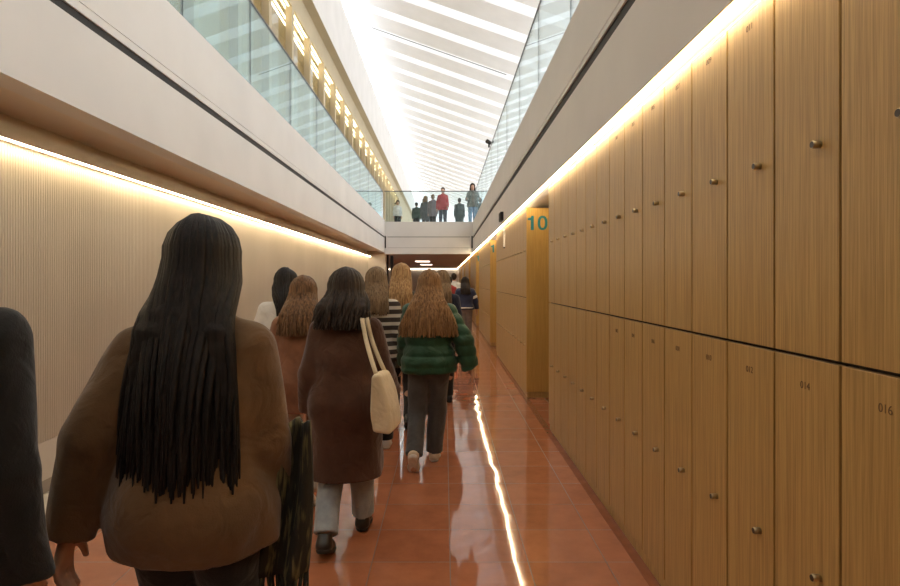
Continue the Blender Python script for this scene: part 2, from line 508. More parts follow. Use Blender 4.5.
# ------------------------------------------------------------------ lamps
b = MB(); b.longbox(XR-0.032, XR-0.018, 0.9, 45.8, 2.458, 2.479, 1.0)
tag(b.build('led_strip', M['led']), 'continuous warm light strip running along the top of the lockers', 'light strip')
b = MB(); b.longbox(XW+0.100, XW+0.114, Y0, 21.5, 2.364, 2.375, 1.0)
tag(b.build('mounted_led_strip', M['led_left']), 'continuous warm light strip along the top of the ribbed wall', 'light strip')
for i, (sl, dx) in enumerate(((1.758, 0.19), (1.715, 0.19), (1.650, 0.19), (1.607, 0.19))):  # free-floating glowing bars behind the panes draw the light lines
    X = XWIN - dx; z = 1.5 + sl*(-X)
    b = MB(); b.longbox(X-0.015, X+0.015, LY0, LY0+MOD*NBAY, z-0.010, z+0.010, MOD)
    tag(b.build('hanging_linear_lamp', M['led_room']), '%s of the four thin warm light lines behind the upper windows' % ['topmost', 'second highest', 'third highest', 'lowest'][i], 'lamp', 'light lines behind the upper windows')
b = MB(); b.box(-6.9, 1.0, 45.93, 45.97, 2.36, 2.40)  # added strip whose glow replaces the lit white of the end wall
tag(b.build('mounted_led_strip', M['led_far']), 'warm light strip across the far end wall of the corridor', 'light strip')

for k in range(2):  # panels added to lighten the dim ceiling under the bridge
    b = MB(); yy = 29.0 + 6*k
    b.box(-1.45, -0.75, yy, yy+1.5, 2.454, 2.4595)
    tag(b.build('ceiling_light', M['lamp']), 'flat glowing panel in the brown ceiling under the bridge, %s from the bridge edge' % ord_(k+1), 'lamp', 'light panels under the bridge')

# ------------------------------------------------------------------ text
def text_mesh(body, size, mat, bold=0.0, ext=0.0006):
    cu = bpy.data.curves.new('tmp_text', 'FONT')
    cu.body = body; cu.size = size; cu.align_x = 'CENTER'; cu.align_y = 'CENTER'
    cu.extrude = ext; cu.offset = bold; cu.resolution_u = 6
    o = bpy.data.objects.new('tmp_text', cu); COL.objects.link(o)
    dg = bpy.context.evaluated_depsgraph_get(); dg.update()
    me = bpy.data.meshes.new_from_object(o.evaluated_get(dg))
    bpy.data.objects.remove(o); bpy.data.curves.remove(cu)
    me.materials.clear(); me.materials.append(mat)
    return me

# ------------------------------------------------------------------ lockers
LW = 0.313; ZM = 1.279; ZT = 2.432; ZB = 0.062; DEP = 0.5; GAP = 0.0105
def locker_meshes(z0, z1, knob_z):
    h = z1 - z0
    b = MB(); b.box(0.024, DEP, 0.001, LW-0.001, 0.001, h-0.001)
    body = b.mesh('body', M['carcass'])
    bm = bmesh.new()
    b = MB(); b.box(0.0, 0.02, GAP/2, LW-GAP/2, GAP/2, h-GAP/2)
    me = b.mesh('door', M['oak'])
    bm.from_mesh(me)
    bmesh.ops.bevel(bm, geom=[e for e in bm.edges], offset=0.0012, segments=1, affect='EDGES')
    bm.to_mesh(me); bm.free()
    b = MB()
    b.lathe([(0, 0.0105), (0.021, 0.0112), (0.023, 0.0100)], (-1, 0, 0), (0.0, 0.084, knob_z - z0), 20, 0)
    b.lathe([(0.0232, 0.0092), (0.0238, 0.0090)], (-1, 0, 0), (0.0, 0.084, knob_z - z0), 16, 1)
    knob = b.mesh('knob', [M['brass'], M['lockface']], True)
    for p in knob.polygons: p.use_smooth = len(p.vertices) == 4
    return body, me, knob
UP = locker_meshes(ZM, ZT, 1.88)
LO = locker_meshes(ZB, ZM, 0.668)
# far copies: one mesh each with a door edge groove
def far_mesh(z0, z1):
    b = MB(); b.box(0.024, DEP, 0.001, LW-0.001, 0.001, z1-z0-0.001, 1)
    b.box(0.0, 0.02, GAP/2, LW-GAP/2, GAP/2, z1-z0-GAP/2, 0)
    return b.mesh('locker', [M['oak'], M['carcass']])
FAR_UP, FAR_LO = far_mesh(ZM, ZT), far_mesh(ZB, ZM)

NUM_ROT = Matrix(((0, 0, -1), (-1, 0, 0), (0, 1, 0)))
def num_mesh(txt, h):
    me = text_mesh(txt, 0.031, M['ink'], 0.0, 0.0004)
    me.transform(Matrix.Translation((-0.0006, LW/2 - 0.005, h)) @ NUM_ROT.to_4x4())
    return me

def locker(y, tier, label, group, number=None, far=False):
    z = ZM if tier == 'upper' else ZB
    if far:
        o = bpy.data.objects.new('locker', FAR_UP if tier == 'upper' else FAR_LO)
        link(o); o.location = (XR, y, z)
        return tag(o, label, 'locker', group)
    body, door, knob = UP if tier == 'upper' else LO
    root = empty('locker', (XR, y, z))
    tag(root, label, 'locker', group)
    link(bpy.data.objects.new('body', body), root)
    d = link(bpy.data.objects.new('door', door), root)
    link(bpy.data.objects.new('knob', knob), d)
    if number:
        hh = (ZT - ZM - 0.062) if tier == 'upper' else (ZM - ZB - 0.086)
        nm = link(bpy.data.objects.new('number', num_mesh(number, hh)), d)
    return root

YS = 1.566
for c in range(-1, 14):
    y = YS + LW*c
    k = c + 2
    nu = 17 - 2*k; nl = 18 - 2*k
    locker(y, 'upper', 'upper-tier oak locker in the nearest bank, %s column from the right edge of the photo' % ord_(k),
           'lockers in the nearest bank', '%03d' % nu if nu > 0 else None)
    locker(y, 'lower', 'lower-tier oak locker in the nearest bank, %s column from the right edge of the photo' % ord_(k),
           'lockers in the nearest bank', '%03d' % nl if nl > 0 else None)
PER = 6.02
banks = [(7.55 + PER*k, 14) for k in range(6)]
b = MB(); b.box(XR+0.012, XR+DEP, YS-LW, YS+LW*14, 0.0, 0.060); struct('baseboard_right_1', b, M['oak'])
for bi, (yb, nc) in enumerate(banks):
    if yb + 4.6 > 46: nc = int((45.9-yb-0.03)/LW)
    for c in range(nc):
        y = yb + 0.024 + LW*c
        for tier in ('upper', 'lower'):
            locker(y, tier, '%s-tier oak locker, %s column behind the %s amber end panel' % (tier, ord_(c+1), ord_(bi+1)),
                   'lockers behind the %s amber end panel' % ord_(bi+1), None, far=bi >= 2)
    b = MB(); b.box(XR+0.012, XR+DEP, yb+0.03, yb+0.024+LW*nc, 0.0, 0.060); struct('baseboard_right_%d' % (bi+2), b, M['oak'])
    p = empty('end_panel', (XR, yb, 0.0))
    tag(p, 'amber wooden end panel%s, %s from the front along the lockers' % (' with teal number' if bi < 3 else '', ord_(bi+1)), 'panel', 'amber end panels of the locker banks')
    b = MB(); b.box(0.0, 1.30, 0.0, 0.022, 0.073, ZT)
    b.build('board', M['amber'], p, bevel=0.0015)
    b = MB(); b.box(0.02, 1.30, 0.012, 0.022, 0.0, 0.072)
    b.build('kick_plate', M['oak'], p)
    if bi < 3:
        nb_ = MB(); zc_ = 2.237; hh_ = 0.0915
        def one(x):
            prof = [(x+.038, -hh_), (x+.076, -hh_), (x+.076, hh_), (x+.048, hh_), (x+.036, hh_-.024), (x, hh_-.032), (x, hh_-.058), (x+.038, hh_-.058)]
            vs = [(a, -0.0014, zc_+c) for a, c in prof] + [(a, -0.0002, zc_+c) for a, c in prof]
            m_ = len(prof)
            nb_.add(vs, [(0, 1, 2, 3, 4), (0, 4, 7), (4, 5, 6, 7)] + [(i, (i+1) % m_, m_+(i+1) % m_, m_+i) for i in range(m_)])
        def zero(x):
            vs = []; fs = []; m_ = 40
            for q in (0, 1):
                for rr_ in (0, 1):
                    for i in range(m_):
                        a = 2*math.pi*i/m_; sx, sz = (.063, hh_) if rr_ == 0 else (.029, hh_-.028)
                        cc, ss = math.cos(a), math.sin(a)
                        vs.append((x+.063+sx*math.copysign(abs(cc)**.85, cc), -0.0014 if q == 0 else -0.0002, zc_+sz*math.copysign(abs(ss)**.85, ss)))
            for i in range(m_):
                j = (i+1) % m_
                fs += [(i, j, m_+j, m_+i), (i, 2*m_+i, 2*m_+j, j), (m_+i, m_+j, 3*m_+j, 3*m_+i)]
            nb_.add(vs, fs)
        one(0.016)
        if bi == 0: zero(0.142)
        if bi == 1: one(0.142)
        nb_.build('number', M['teal'], p)
        if bi == 2:
            me = text_mesh('2', 0.252, M['teal'], 0.0065, 0.0006)
            me.transform(Matrix.Translation((0.205, -0.0008, 2.237)) @ Matrix(((1, 0, 0), (0, 0, -1), (0, 1, 0))).to_4x4())
            link(bpy.data.objects.new('number', me), p)
# solid behind the banks so nothing is open from the side
for bi, (yy0, yy1) in enumerate([(YS-LW, YS+LW*14)] + [(yb+0.03, min(45.9, yb+0.024+LW*nc)) for yb, nc in banks]):
    b = MB(); b.box(XR+DEP+0.01, XR+DEP+0.05, yy0, yy1, 0, 2.47); struct('wall_locker_back_%d' % (bi+1), b, M['carcass'])
b = MB(); b.box(XR, XR+DEP, Y0, YS-LW-0.006, 0.0, ZT); struct('wall_right_near', b, M['oak'])
b = MB(); b.box(XR+0.006, XR+DEP, YS-LW, YS+LW*14, ZT+0.002, ZT+0.012); struct('trim_16', b, M['oak'])

b = MB(); b.box(x0-0.003, x0+0.03, Y0, 45.9, 2.480, 2.487); struct('trim_19', b, M['amber'])
b = MB(); b.box(XR-0.044, XR+0.02, YS-LW, 45.9, -0.01, 0.0025); struct('trim_20', b, M['border'])
# small fixtures on the right
t = empty('wall_fixture', (XR-0.034, 10.3, 2.61))
tag(t, 'small dark box fixed on the white fascia above the light strip', 'wall fixture')
b = MB(); b.box(-0.055, -0.001, -0.16, 0.16, -0.075, 0.075); b.build('housing', M['dark'], t, bevel=0.006)
b = MB(); b.box(-0.058, -0.0552, -0.12, 0.12, -0.05, 0.05); b.build('cover', M['carcass'], t)
t = empty('blade_sign', (XR-0.001, 10.2, 2.08))
tag(t, 'thin white upright strip projecting from the lockers below the light line', 'sign')
b = MB(); b.box(-0.036, -0.001, -0.008, 0.008, 0.0, 0.30); b.build('plate', plain('white_acrylic', (0.9, 0.88, 0.82), 0.3), t, bevel=0.002)
b = MB(); b.box(-0.030, -0.004, -0.006, 0.006, -0.022, -0.001); b.build('clip', M['dark'], t)
t = empty('spotlight', (XR+0.02, 14.2, 4.72))
tag(t, 'small black spotlight perched on the right-hand gallery handrail', 'lamp')
b = MB(); b.box(-0.02, 0.02, -0.03, 0.03, -0.015, 0.06); b.build('bracket', M['dark'], t, bevel=0.004)
b = MB(); b.lathe([(0, 0.03), (0.02, 0.045), (0.14, 0.05), (0.145, 0.042)], (-0.6, -0.5, 0.2), (0.05, 0.04, 0.09), 16); b.build('head', M['dark'], t, True)

# ------------------------------------------------------------------ balustrades
def railing(side, xg, z0, z1, xtop, grp, first):
    ys = []
    y = first
    k = 0
    while y < YB - 0.2:
        y1 = min(y + 1.744, YB - 0.05)
        b = MB(); b.box(xg-0.007, xg+0.007, y+0.013, y1-0.013, z0-0.02, z1)
        b.box(xg-0.007, xg+0.007, y+0.004, y+0.012, z0-0.02, z1, 1); b.box(xg-0.007, xg+0.007, y1-0.012, y1-0.004, z0-0.02, z1, 1)
        o = b.build('glass_panel', [M['tintglass' if side == 'left' else 'whiteglass'], M['glassedge']])
        k += 1
        tag(o, '%s gallery glass balustrade panel, %s from the near end' % (side, ord_(k)), 'glass panel', grp)
        y += 1.744
    b = MB(); b.box(xg-0.014, xg+0.014, first, YB-0.05, z1+0.001, z1+0.02)
    tag(b.build('handrail', M['rail']), 'thin dark metal handrail capping the %s gallery glass' % side, 'handrail')
    b = MB(); b.box(xg-0.05, xg+0.05, first, YB, z0-0.13, z0-0.021); struct('trim_%s' % ('17' if side == 'left' else '18'), b, M['white'])
railing('left', XL-0.06, 3.67, 4.66, 0, 'left gallery glass panels', -0.272)
railing('right', XR+0.04, 3.60, 4.64, 0, 'right gallery glass panels', -0.15)
xs = np.linspace(XL+0.02, x0-0.02, 5)
for i in range(4):
    b = MB(); b.box(xs[i]+0.004, xs[i+1]-0.004, YB+0.05, YB+0.064, 3.59, 4.70)
    tag(b.build('glass_panel', M['glass']), 'bridge glass balustrade panel, %s from the left' % ord_(i+1), 'glass panel', 'bridge glass panels')
b = MB(); b.box(XL-0.02, x0+0.02, YB+0.043, YB+0.071, 4.701, 4.73)
tag(b.build('handrail', M['rail']), 'thin grey metal handrail across the bridge glass', 'handrail')

# ------------------------------------------------------------------ people: volumes
V3 = lambda *a: np.array(a, dtype=float)

def rotx(a): c, s = math.cos(a), math.sin(a); return np.array([[1,0,0],[0,c,-s],[0,s,c]])
def roty(a): c, s = math.cos(a), math.sin(a); return np.array([[c,0,s],[0,1,0],[-s,0,c]])
def rotz(a): c, s = math.cos(a), math.sin(a); return np.array([[c,-s,0],[s,c,0],[0,0,1]])

class Vol:
    BIG = 0.15
    def __init__(self, lo, hi, h):
        self.lo = np.array(lo, float); self.h = h
        self.n = np.maximum(4, np.ceil((np.array(hi)-self.lo)/h).astype(int)+1)
        self.d = np.full(self.n, self.BIG, np.float32)
    def sub(self, lo, hi):
        i0 = np.clip(np.floor((np.array(lo)-self.lo)/self.h).astype(int), 0, self.n)
        i1 = np.clip(np.ceil((np.array(hi)-self.lo)/self.h).astype(int)+1, 0, self.n)
        if np.any(i1 <= i0): return None
        ax = [self.lo[k] + self.h*np.arange(i0[k], i1[k]) for k in range(3)]
        X = ax[0][:, None, None]; Y = ax[1][None, :, None]; Z = ax[2][None, None, :]
        return (slice(i0[0], i1[0]), slice(i0[1], i1[1]), slice(i0[2], i1[2])), X, Y, Z
    def put(self, fn, lo, hi, k):
        s = self.sub(np.array(lo)-0.05-k, np.array(hi)+0.05+k)
        if s is None: return
        sl, X, Y, Z = s
        b = fn(X, Y, Z).astype(np.float32); a = self.d[sl]
        if k > 0:
            hh = np.maximum(k-np.abs(a-b), 0)/k
            self.d[sl] = np.minimum(a, b) - hh*hh*k*0.25
        else:
            self.d[sl] = np.minimum(a, b)
    def cap(self, a, b, r1, r2, k=0.02, sy=1.0, clips=(), frame=None):
        """tapered capsule; sy flattens along local y; clips = [(point, normal)] removes the side the normal points to"""
        a, b = np.array(a, float), np.array(b, float); rm = max(r1, r2)
        def fn(X, Y, Z):
            px, py, pz = X-a[0], (Y-a[1])/sy, Z-a[2]
            d = b-a; d = np.array([d[0], d[1]/sy, d[2]]); L = max(1e-9, float(d@d))
            t = np.clip((px*d[0]+py*d[1]+pz*d[2])/L, 0, 1)
            r = r1+(r2-r1)*t
            q = np.sqrt((px-t*d[0])**2+(py-t*d[1])**2+(pz-t*d[2])**2)-r
            if sy < 1: q = q*(0.5+0.5*sy)
            for (p, nrm) in clips:
                q = np.maximum(q, (X-p[0])*nrm[0]+(Y-p[1])*nrm[1]+(Z-p[2])*nrm[2])
            return q
        self.put(fn, np.minimum(a, b)-rm, np.maximum(a, b)+rm, k)
    def ell(self, c, r, k=0.02, Rm=None):
        c = np.array(c, float); r = np.array(r, float); Rm = np.eye(3) if Rm is None else Rm
        rm = r.max()
        def fn(X, Y, Z):
            p = (X-c[0], Y-c[1], Z-c[2])
            q = [Rm[0, i]*p[0]+Rm[1, i]*p[1]+Rm[2, i]*p[2] for i in range(3)]
            k0 = np.sqrt((q[0]/r[0])**2+(q[1]/r[1])**2+(q[2]/r[2])**2)
            k1 = np.sqrt((q[0]/r[0]**2)**2+(q[1]/r[1]**2)**2+(q[2]/r[2]**2)**2)
            return k0*(k0-1.0)/np.maximum(k1, 1e-6)
        self.put(fn, c-rm, c+rm, k)
    def clip(self, p, nrm, wob=None):
        X = self.lo[0]+self.h*np.arange(self.n[0])[:, None, None]; Y = self.lo[1]+self.h*np.arange(self.n[1])[None, :, None]; Z = self.lo[2]+self.h*np.arange(self.n[2])[None, None, :]
        e = (X-p[0])*nrm[0]+(Y-p[1])*nrm[1]+(Z-p[2])*nrm[2]
        if wob is not None: e = e + wob(X, Y, Z)
        self.d = np.maximum(self.d, e.astype(np.float32))
    def disp(self, fn):
        X = self.lo[0]+self.h*np.arange(self.n[0])[:, None, None]; Y = self.lo[1]+self.h*np.arange(self.n[1])[None, :, None]; Z = self.lo[2]+self.h*np.arange(self.n[2])[None, None, :]
        self.d = self.d + fn(X, Y, Z).astype(np.float32)
    def polys(self):
        g = vdb.FloatGrid(self.BIG)
        d = np.pad(self.d, 1, constant_values=self.BIG)
        g.copyFromArray(np.ascontiguousarray(d))
        pts, tris, quads = g.convertToPolygons(isovalue=0.0, adaptivity=0.0) if hasattr(g, 'convertToPolygons') else (*g.convertToQuads(), )[0:1]
        pts = (np.asarray(pts)-1)*self.h + self.lo
        return pts, np.asarray(quads), np.asarray(tris)
    def mesh(self, name, mat, extra=None):
        pts, quads, tris = self.polys()
        me = bpy.data.meshes.new(name)
        faces = [tuple(int(i) for i in q[::-1]) for q in quads] + [tuple(int(i) for i in q[::-1]) for q in tris]
        vs = pts.tolist()
        if extra is not None:
            bse = len(vs); vs = vs + extra.v
            faces += [tuple(bse+i for i in f) for f in extra.f]
        me.from_pydata(vs, [], faces)
        me.polygons.foreach_set('use_smooth', [True]*len(me.polygons))
        me.materials.append(mat)
        # outward faces: positive volume
        me.update()
        co_ = np.empty(len(me.vertices)*3); me.vertices.foreach_get('co', co_); co_ = co_.reshape(-1, 3)
        if len(quads):
            q = np.array([f for f in faces[:len(quads)]])
            a, b_, c_ = co_[q[:, 0]], co_[q[:, 1]], co_[q[:, 2]]; d_ = co_[q[:, 3]]
            vol = np.einsum('ij,ij->i', a, np.cross(b_, c_)).sum() + np.einsum('ij,ij->i', a, np.cross(c_, d_)).sum()
            if vol < 0: me.flip_normals()
        return me

def folds(amp, seed, fx=9.0, fz=5.0):
    r = random.Random(seed)
    ws = [(r.uniform(-1, 1)*fx*2, r.uniform(-1, 1)*fx*2, r.uniform(-1, 1)*fz*2, r.uniform(0, 6.28), r.uniform(0.5, 1)) for _ in range(7)]
    def fn(X, Y, Z):
        s = 0
        for (a, b, c, p, w) in ws: s = s + w*np.sin(a*X+b*Y+c*Z+p)
        return amp*s/3.0
    return fn

SKIN = plain('skin', (0.50, 0.29, 0.20), 0.5, var=0.08)
EYEW = plain('eye_white', (0.75, 0.72, 0.68), 0.25, var=0.02)
EYED = plain('eye_iris', (0.04, 0.025, 0.02), 0.2, var=0.02)

class Pose:
    pass

def build_joints(H=1.65, lean=3.0, feet=None, arms=None, head=(0, 0), wide=1.0, twist=0):
    s = H/1.65
    J = Pose(); J.s = s; J.wide = wide
    # feet: per side dict(y, x, pitch, lift)   (side -1 = left (x<0), +1 = right)
    feet = feet or {-1: dict(y=-0.16, pitch=28), 1: dict(y=0.16, pitch=0)}
    L1, L2 = 0.405*s, 0.385*s
    hz = 0.868*s; ank = {}
    for sd, f in feet.items():
        ph = R(f.get('pitch', 0)); x = f.get('x', 0.085)*sd*s if 'x' not in f else f['x']
        ball = V3(x, f['y']*s+0.10*s, f.get('lift', 0.0))
        ay = -0.11*s*math.cos(ph)+0.075*s*math.sin(ph); az = 0.11*s*math.sin(ph)+0.075*s*math.cos(ph)
        ank[sd] = (ball+V3(0, ay, az), ph, ball)
    for sd in ank:
        a = ank[sd][0]; hx = 0.085*s*sd
        d2 = (a[1])**2+(a[0]-hx)**2
        hz = min(hz, a[2]+math.sqrt(max(0.01, ((L1+L2)*0.996)**2-d2)))
    J.hz = hz
    J.hip, J.knee, J.ank, J.fpitch, J.ball = {}, {}, {}, {}, {}
    for sd in ank:
        a, ph, ball = ank[sd]
        h = V3(0.085*s*sd, 0, hz)
        d = a-h; L = np.linalg.norm(d); u = d/L
        c = (L1*L1+L*L-L2*L2)/(2*L); hh = math.sqrt(max(0, L1*L1-c*c))
        fw = V3(0, 1, 0)-u*u[1]; fw /= np.linalg.norm(fw)
        J.hip[sd], J.knee[sd], J.ank[sd], J.fpitch[sd], J.ball[sd] = h, h+u*c+fw*hh, a, ph, ball
    Rt = rotx(-R(lean)) @ rotz(R(twist))
    o = V3(0, 0, hz)
    def U(x, y, z):   # z in metres for a 1.65 m figure, measured with hips at 0.868
        return o + Rt @ (V3(x*wide, y, z-0.868)*s)
    J.U = U; J.Rt = Rt
    arms = arms or {}
    J.sh, J.el, J.wr, J.fd = {}, {}, {}, {}
    for sd in (-1, 1):
        ab, sw, fl = arms.get(sd, (8, 0, 12))
        S = U(0.150*sd, -0.012, 1.312)
        def dr(ab, sw): return V3(sd*math.sin(R(ab)), math.cos(R(ab))*math.sin(R(sw)), -math.cos(R(ab))*math.cos(R(sw)))
        E_ = S+dr(ab, sw)*0.265*s
        fdir = dr(ab*0.45, sw+fl)
        J.sh[sd], J.el[sd], J.wr[sd], J.fd[sd] = S, E_, E_+fdir*0.235*s, fdir
    J.nb = U(0, -0.012, 1.365); J.nt = U(0, 0.008, 1.47)
    J.Rh = Rt @ rotz(R(head[0])) @ rotx(R(head[1])) if True else None
    J.hc = J.nt + J.Rh @ (V3(0, 0.012, 0.085)*s)
    def Hd(x, y, z): return J.hc + J.Rh @ (V3(x, y, z)*s)
    J.Hd = Hd
    return J

def torso(J):
    U, s = J.U, J.s
    return [(U(-.062, -.012, .885), U(.062, -.012, .885), .104*s, .104*s, .95),
            (U(-.02, 0, .93), U(-.02, 0, 1.12), .108*s, .098*s, .84), (U(.02, 0, .93), U(.02, 0, 1.12), .108*s, .098*s, .84),
            (U(-.058, .002, 1.20), U(.058, .002, 1.20), .100*s, .100*s, .90),
            (U(-.095, -.014, 1.308), U(.095, -.014, 1.308), .054*s, .054*s, 1.0), (U(0, -.014, 1.335), U(0, -.014, 1.345), .058*s, .055*s, 1.0)]

def bounds(J, pad=0.16):
    P = np.array([*J.hip.values(), *J.knee.values(), *J.ank.values(), *J.ball.values(), *J.sh.values(), *J.el.values(), *[J.wr[k]+J.fd[k]*0.2*J.s for k in J.wr], J.hc+V3(0,0,.03), J.nb])
    lo, hi = P.min(0)-pad, P.max(0)+pad
    lo[2] = -0.01
    return lo, hi

def make_body(J, h):
    s = J.s; lo, hi = bounds(J)
    v = Vol(lo, hi, h)
    for (a, b, r1, r2, sy) in torso(J): v.cap(a, b, r1, r2, .05, sy)
    v.cap(J.nb, J.nt, .056*s, .050*s, .03)
    for sd in (-1, 1):
        v.cap(J.hip[sd], J.knee[sd], .082*s, .052*s, .05)
        mid = J.knee[sd]*.65+J.ank[sd]*.35+V3(0, -.014, 0)*s
        v.cap(J.knee[sd], mid, .048*s, .050*s, .03); v.cap(mid, J.ank[sd], .050*s, .033*s, .03)
        heel = J.ank[sd]+rotx(-J.fpitch[sd]) @ (V3(0, -.035, -.035)*s)
        v.cap(J.ank[sd], heel, .034*s, .032*s, .02); v.cap(heel, J.ball[sd]+V3(0, 0, .03)*s, .030*s, .028*s, .02)
        v.cap(J.ball[sd]+V3(0, 0, .028)*s, J.ball[sd]+V3(0, .055, .025)*s, .026*s, .02*s, .02)
        v.cap(J.sh[sd], J.el[sd], .042*s, .034*s, .02); v.cap(J.el[sd], J.wr[sd], .035*s, .024*s, .02)
        # hand
        f = J.fd[sd]; inn = V3(-sd, 0, 0); inn = inn-f*(inn@f); inn /= np.linalg.norm(inn)
        w_ = np.cross(f, inn); w_ *= np.sign(w_[1]) if abs(w_[1]) > 1e-6 else 1   # towards the front: thumb side
        W = J.wr[sd]
        for t in (-.024, -.008, .008, .024):
            v.cap(W+f*.01*s, W+f*.085*s+w_*t*s, .016*s, .0125*s, .012)
        for t, ln in ((-.027, .058), (-.009, .072), (.009, .078), (.027, .070)):
            k0 = W+f*.085*s+w_*t*s
            k1 = k0+(f*.93+inn*.35)*ln*.5*s; k2 = k1+(f*.70+inn*.72)*ln*.5*s
            v.cap(k0, k1, .0098*s, .0088*s, .004); v.cap(k1, k2, .0088*s, .0075*s, .004)
        t0 = W+f*.025*s+w_*.024*s; t1 = t0+(f*.62+w_*.62+inn*.3)*.045*s; t2 = t1+(f*.88+w_*.25+inn*.35)*.034*s
        v.cap(t0, t1, .0145*s, .011*s, .01); v.cap(t1, t2, .011*s, .0085*s, .006)
    Hd, Rh = J.Hd, J.Rh
    v.ell(Hd(0, -.008, .012), V3(.074, .094, .088)*s, .02, Rh)
    v.ell(Hd(0, .030, -.045), V3(.056, .062, .068)*s, .035, Rh)
    v.cap(Hd(0, .050, -.098), Hd(0, .066, -.094), .020*s, .016*s, .025)
    v.cap(Hd(0, .088, .004), Hd(0, .106, -.034), .007*s, .0125*s, .012)       # nose
    v.cap(Hd(-.030, .080, .018), Hd(.030, .080, .018), .010*s, .010*s, .015)  # brow
    v.cap(Hd(-.016, .084, -.064), Hd(.016, .084, -.064), .0075*s, .0075*s, .006)
    v.cap(Hd(-.014, .082, -.075), Hd(.014, .082, -.075), .0085*s, .0085*s, .006)
    for sd in (-1, 1):
        v.ell(Hd(.075*sd, -.004, -.018), V3(.010, .020, .032)*s, .006, Rh)
    return v

def wr_clip(J, sd, t):
    return [(J.wr[sd]+J.fd[sd]*t*J.s, J.fd[sd])]

def make_top(J, h, off, hem, sleeve=.0, flare=0.0, collar=True, amp=.006, seed=1, puff=0.0, hood=False, skirt_r=None, bulk=0.0):
    """jacket / coat: hem = height above ground of the lower edge"""
    s = J.s; lo, hi = bounds(J, .24)
    v = Vol(lo, hi, h)
    for i, (a, b, r1, r2, sy) in enumerate(torso(J)):
        e = off + (bulk if i in (1, 2, 3) else 0)
        v.cap(a, b, r1+e, r2+e, .06, min(1, sy+.06))
    U = J.U
    if hem < J.hz+0.02:
        c0 = U(0, 0, 1.10)
        ym = .5*(J.knee[-1][1]+J.knee[1][1])*.5
        c1 = V3(0, ym, hem-.02)
        r0 = .128*s+off; r1 = skirt_r or (r0+flare)
        v.cap(c0, c1, r0, r1, .07, .80)
        for sd in (-1, 1):
            kn = J.knee[sd]
            v.cap(J.hip[sd], kn, .086*s+off, .070*s+off, .09)
            if hem < kn[2]: v.cap(kn, J.ank[sd], .07*s+off, .06*s+off, .09)
    for sd in (-1, 1):
        v.cap(J.sh[sd], J.el[sd], .042*s+off*.7+sleeve, .037*s+off*.7+sleeve, .020)
        v.cap(J.el[sd], J.wr[sd]+J.fd[sd]*.03,   .037*s+off*.7+sleeve, .030*s+off*.6+sleeve, .016, 1.0, wr_clip(J, sd, .012))
    if collar:
        up = J.Rt @ V3(0, .12, 1); up /= np.linalg.norm(up)
        v.cap(J.nb-up*.02, J.nb+up*.075*s, .075*s, .066*s, .03, 1.0, [(J.nb+up*.05*s, up)])
    if hood:
        v.ell(U(0, -.125, 1.345), V3(.13, .055, .075)*s, .04)
    f = folds(amp, seed)
    v.disp(f)
    g = folds(amp*.8, seed+40, 24, 12); v.disp(g)
    if puff:
        z0 = J.hz
        v.disp(lambda X, Y, Z: -puff*np.abs(np.sin((Z-z0)*math.pi/.085))**.7 + puff*.5)
    v.clip(V3(0, 0, hem), V3(0, 0, -1), lambda X, Y, Z: .006*np.sin(9*X+seed)+.005*np.sin(13*Y))
    return v

def make_trousers(J, h, off=.012, cuff=.06, wide=0.0, seed=3, amp=.006):
    s = J.s; lo, hi = bounds(J, .12); hi[2] = J.hz+.25
    v = Vol(lo, hi, h)
    a, b, r1, r2, sy = torso(J)[0]
    v.cap(a, b, r1+off, r2+off, .05, sy)
    for sd in (-1, 1):
        k = J.knee[sd]; an = J.ank[sd]
        v.cap(J.hip[sd], k, .084*s+off, .058*s+off+wide*.6, .03)
        d = (an-k)/np.linalg.norm(an-k)
        end = an-d*(cuff-.05)*s
        v.cap(k, an+d*.04, .058*s+off+wide*.6, .046*s+off*.8+wide, .03, 1.0, [(end, d)])
    v.disp(folds(amp, seed, 8, 14))
    v.clip(J.U(0, 0, .99), V3(0, 0, 1))
    return v

def make_shoe(J, sd, h, upper, sole, parent, boot=False):
    s = J.s; A, ph, ball = J.ank[sd], J.fpitch[sd], J.ball[sd]
    Rf = rotx(-ph)
    def F(x, y, z):          # foot frame: ankle above (0,0), sole at z = 0
        return A + Rf @ (V3(x, y, z-.075)*s)
    lo = np.minimum.reduce([F(0, -.1, 0), F(0, .2, 0), A])-.12; hi = np.maximum.reduce([F(0, -.1, .1), F(0, .2, .1), A])+.12
    dn = Rf @ V3(0, 0, -1)
    v = Vol(lo, hi, h)
    cl = [(F(0, 0, .014), dn)]
    v.cap(F(0, -.035, .038), F(0, .08, .032), .040*s, .044*s, .02, 1, cl)
    v.cap(F(0, .08, .032), F(0, .135, .026), .044*s, .034*s, .02, 1, cl)
    v.cap(F(0, -.02, .05), F(0, -.012, .10 if not boot else .16), .040*s, .042*s, .03, 1, [(F(0, 0, .105 if not boot else .17), -dn)])
    o = link(bpy.data.objects.new('shoe', v.mesh('shoe', upper)), parent)
    w = Vol(lo, hi, h*.8)
    c2 = [(F(0, 0, 0), dn), (F(0, 0, .024), -dn)]
    w.cap(F(0, -.035, .03), F(0, .08, .03), .043*s, .049*s, .02, 1, c2)
    w.cap(F(0, .08, .03), F(0, .135, .026), .049*s, .038*s, .02, 1, c2)
    link(bpy.data.objects.new('sole', w.mesh('sole', sole)), o)
    return o

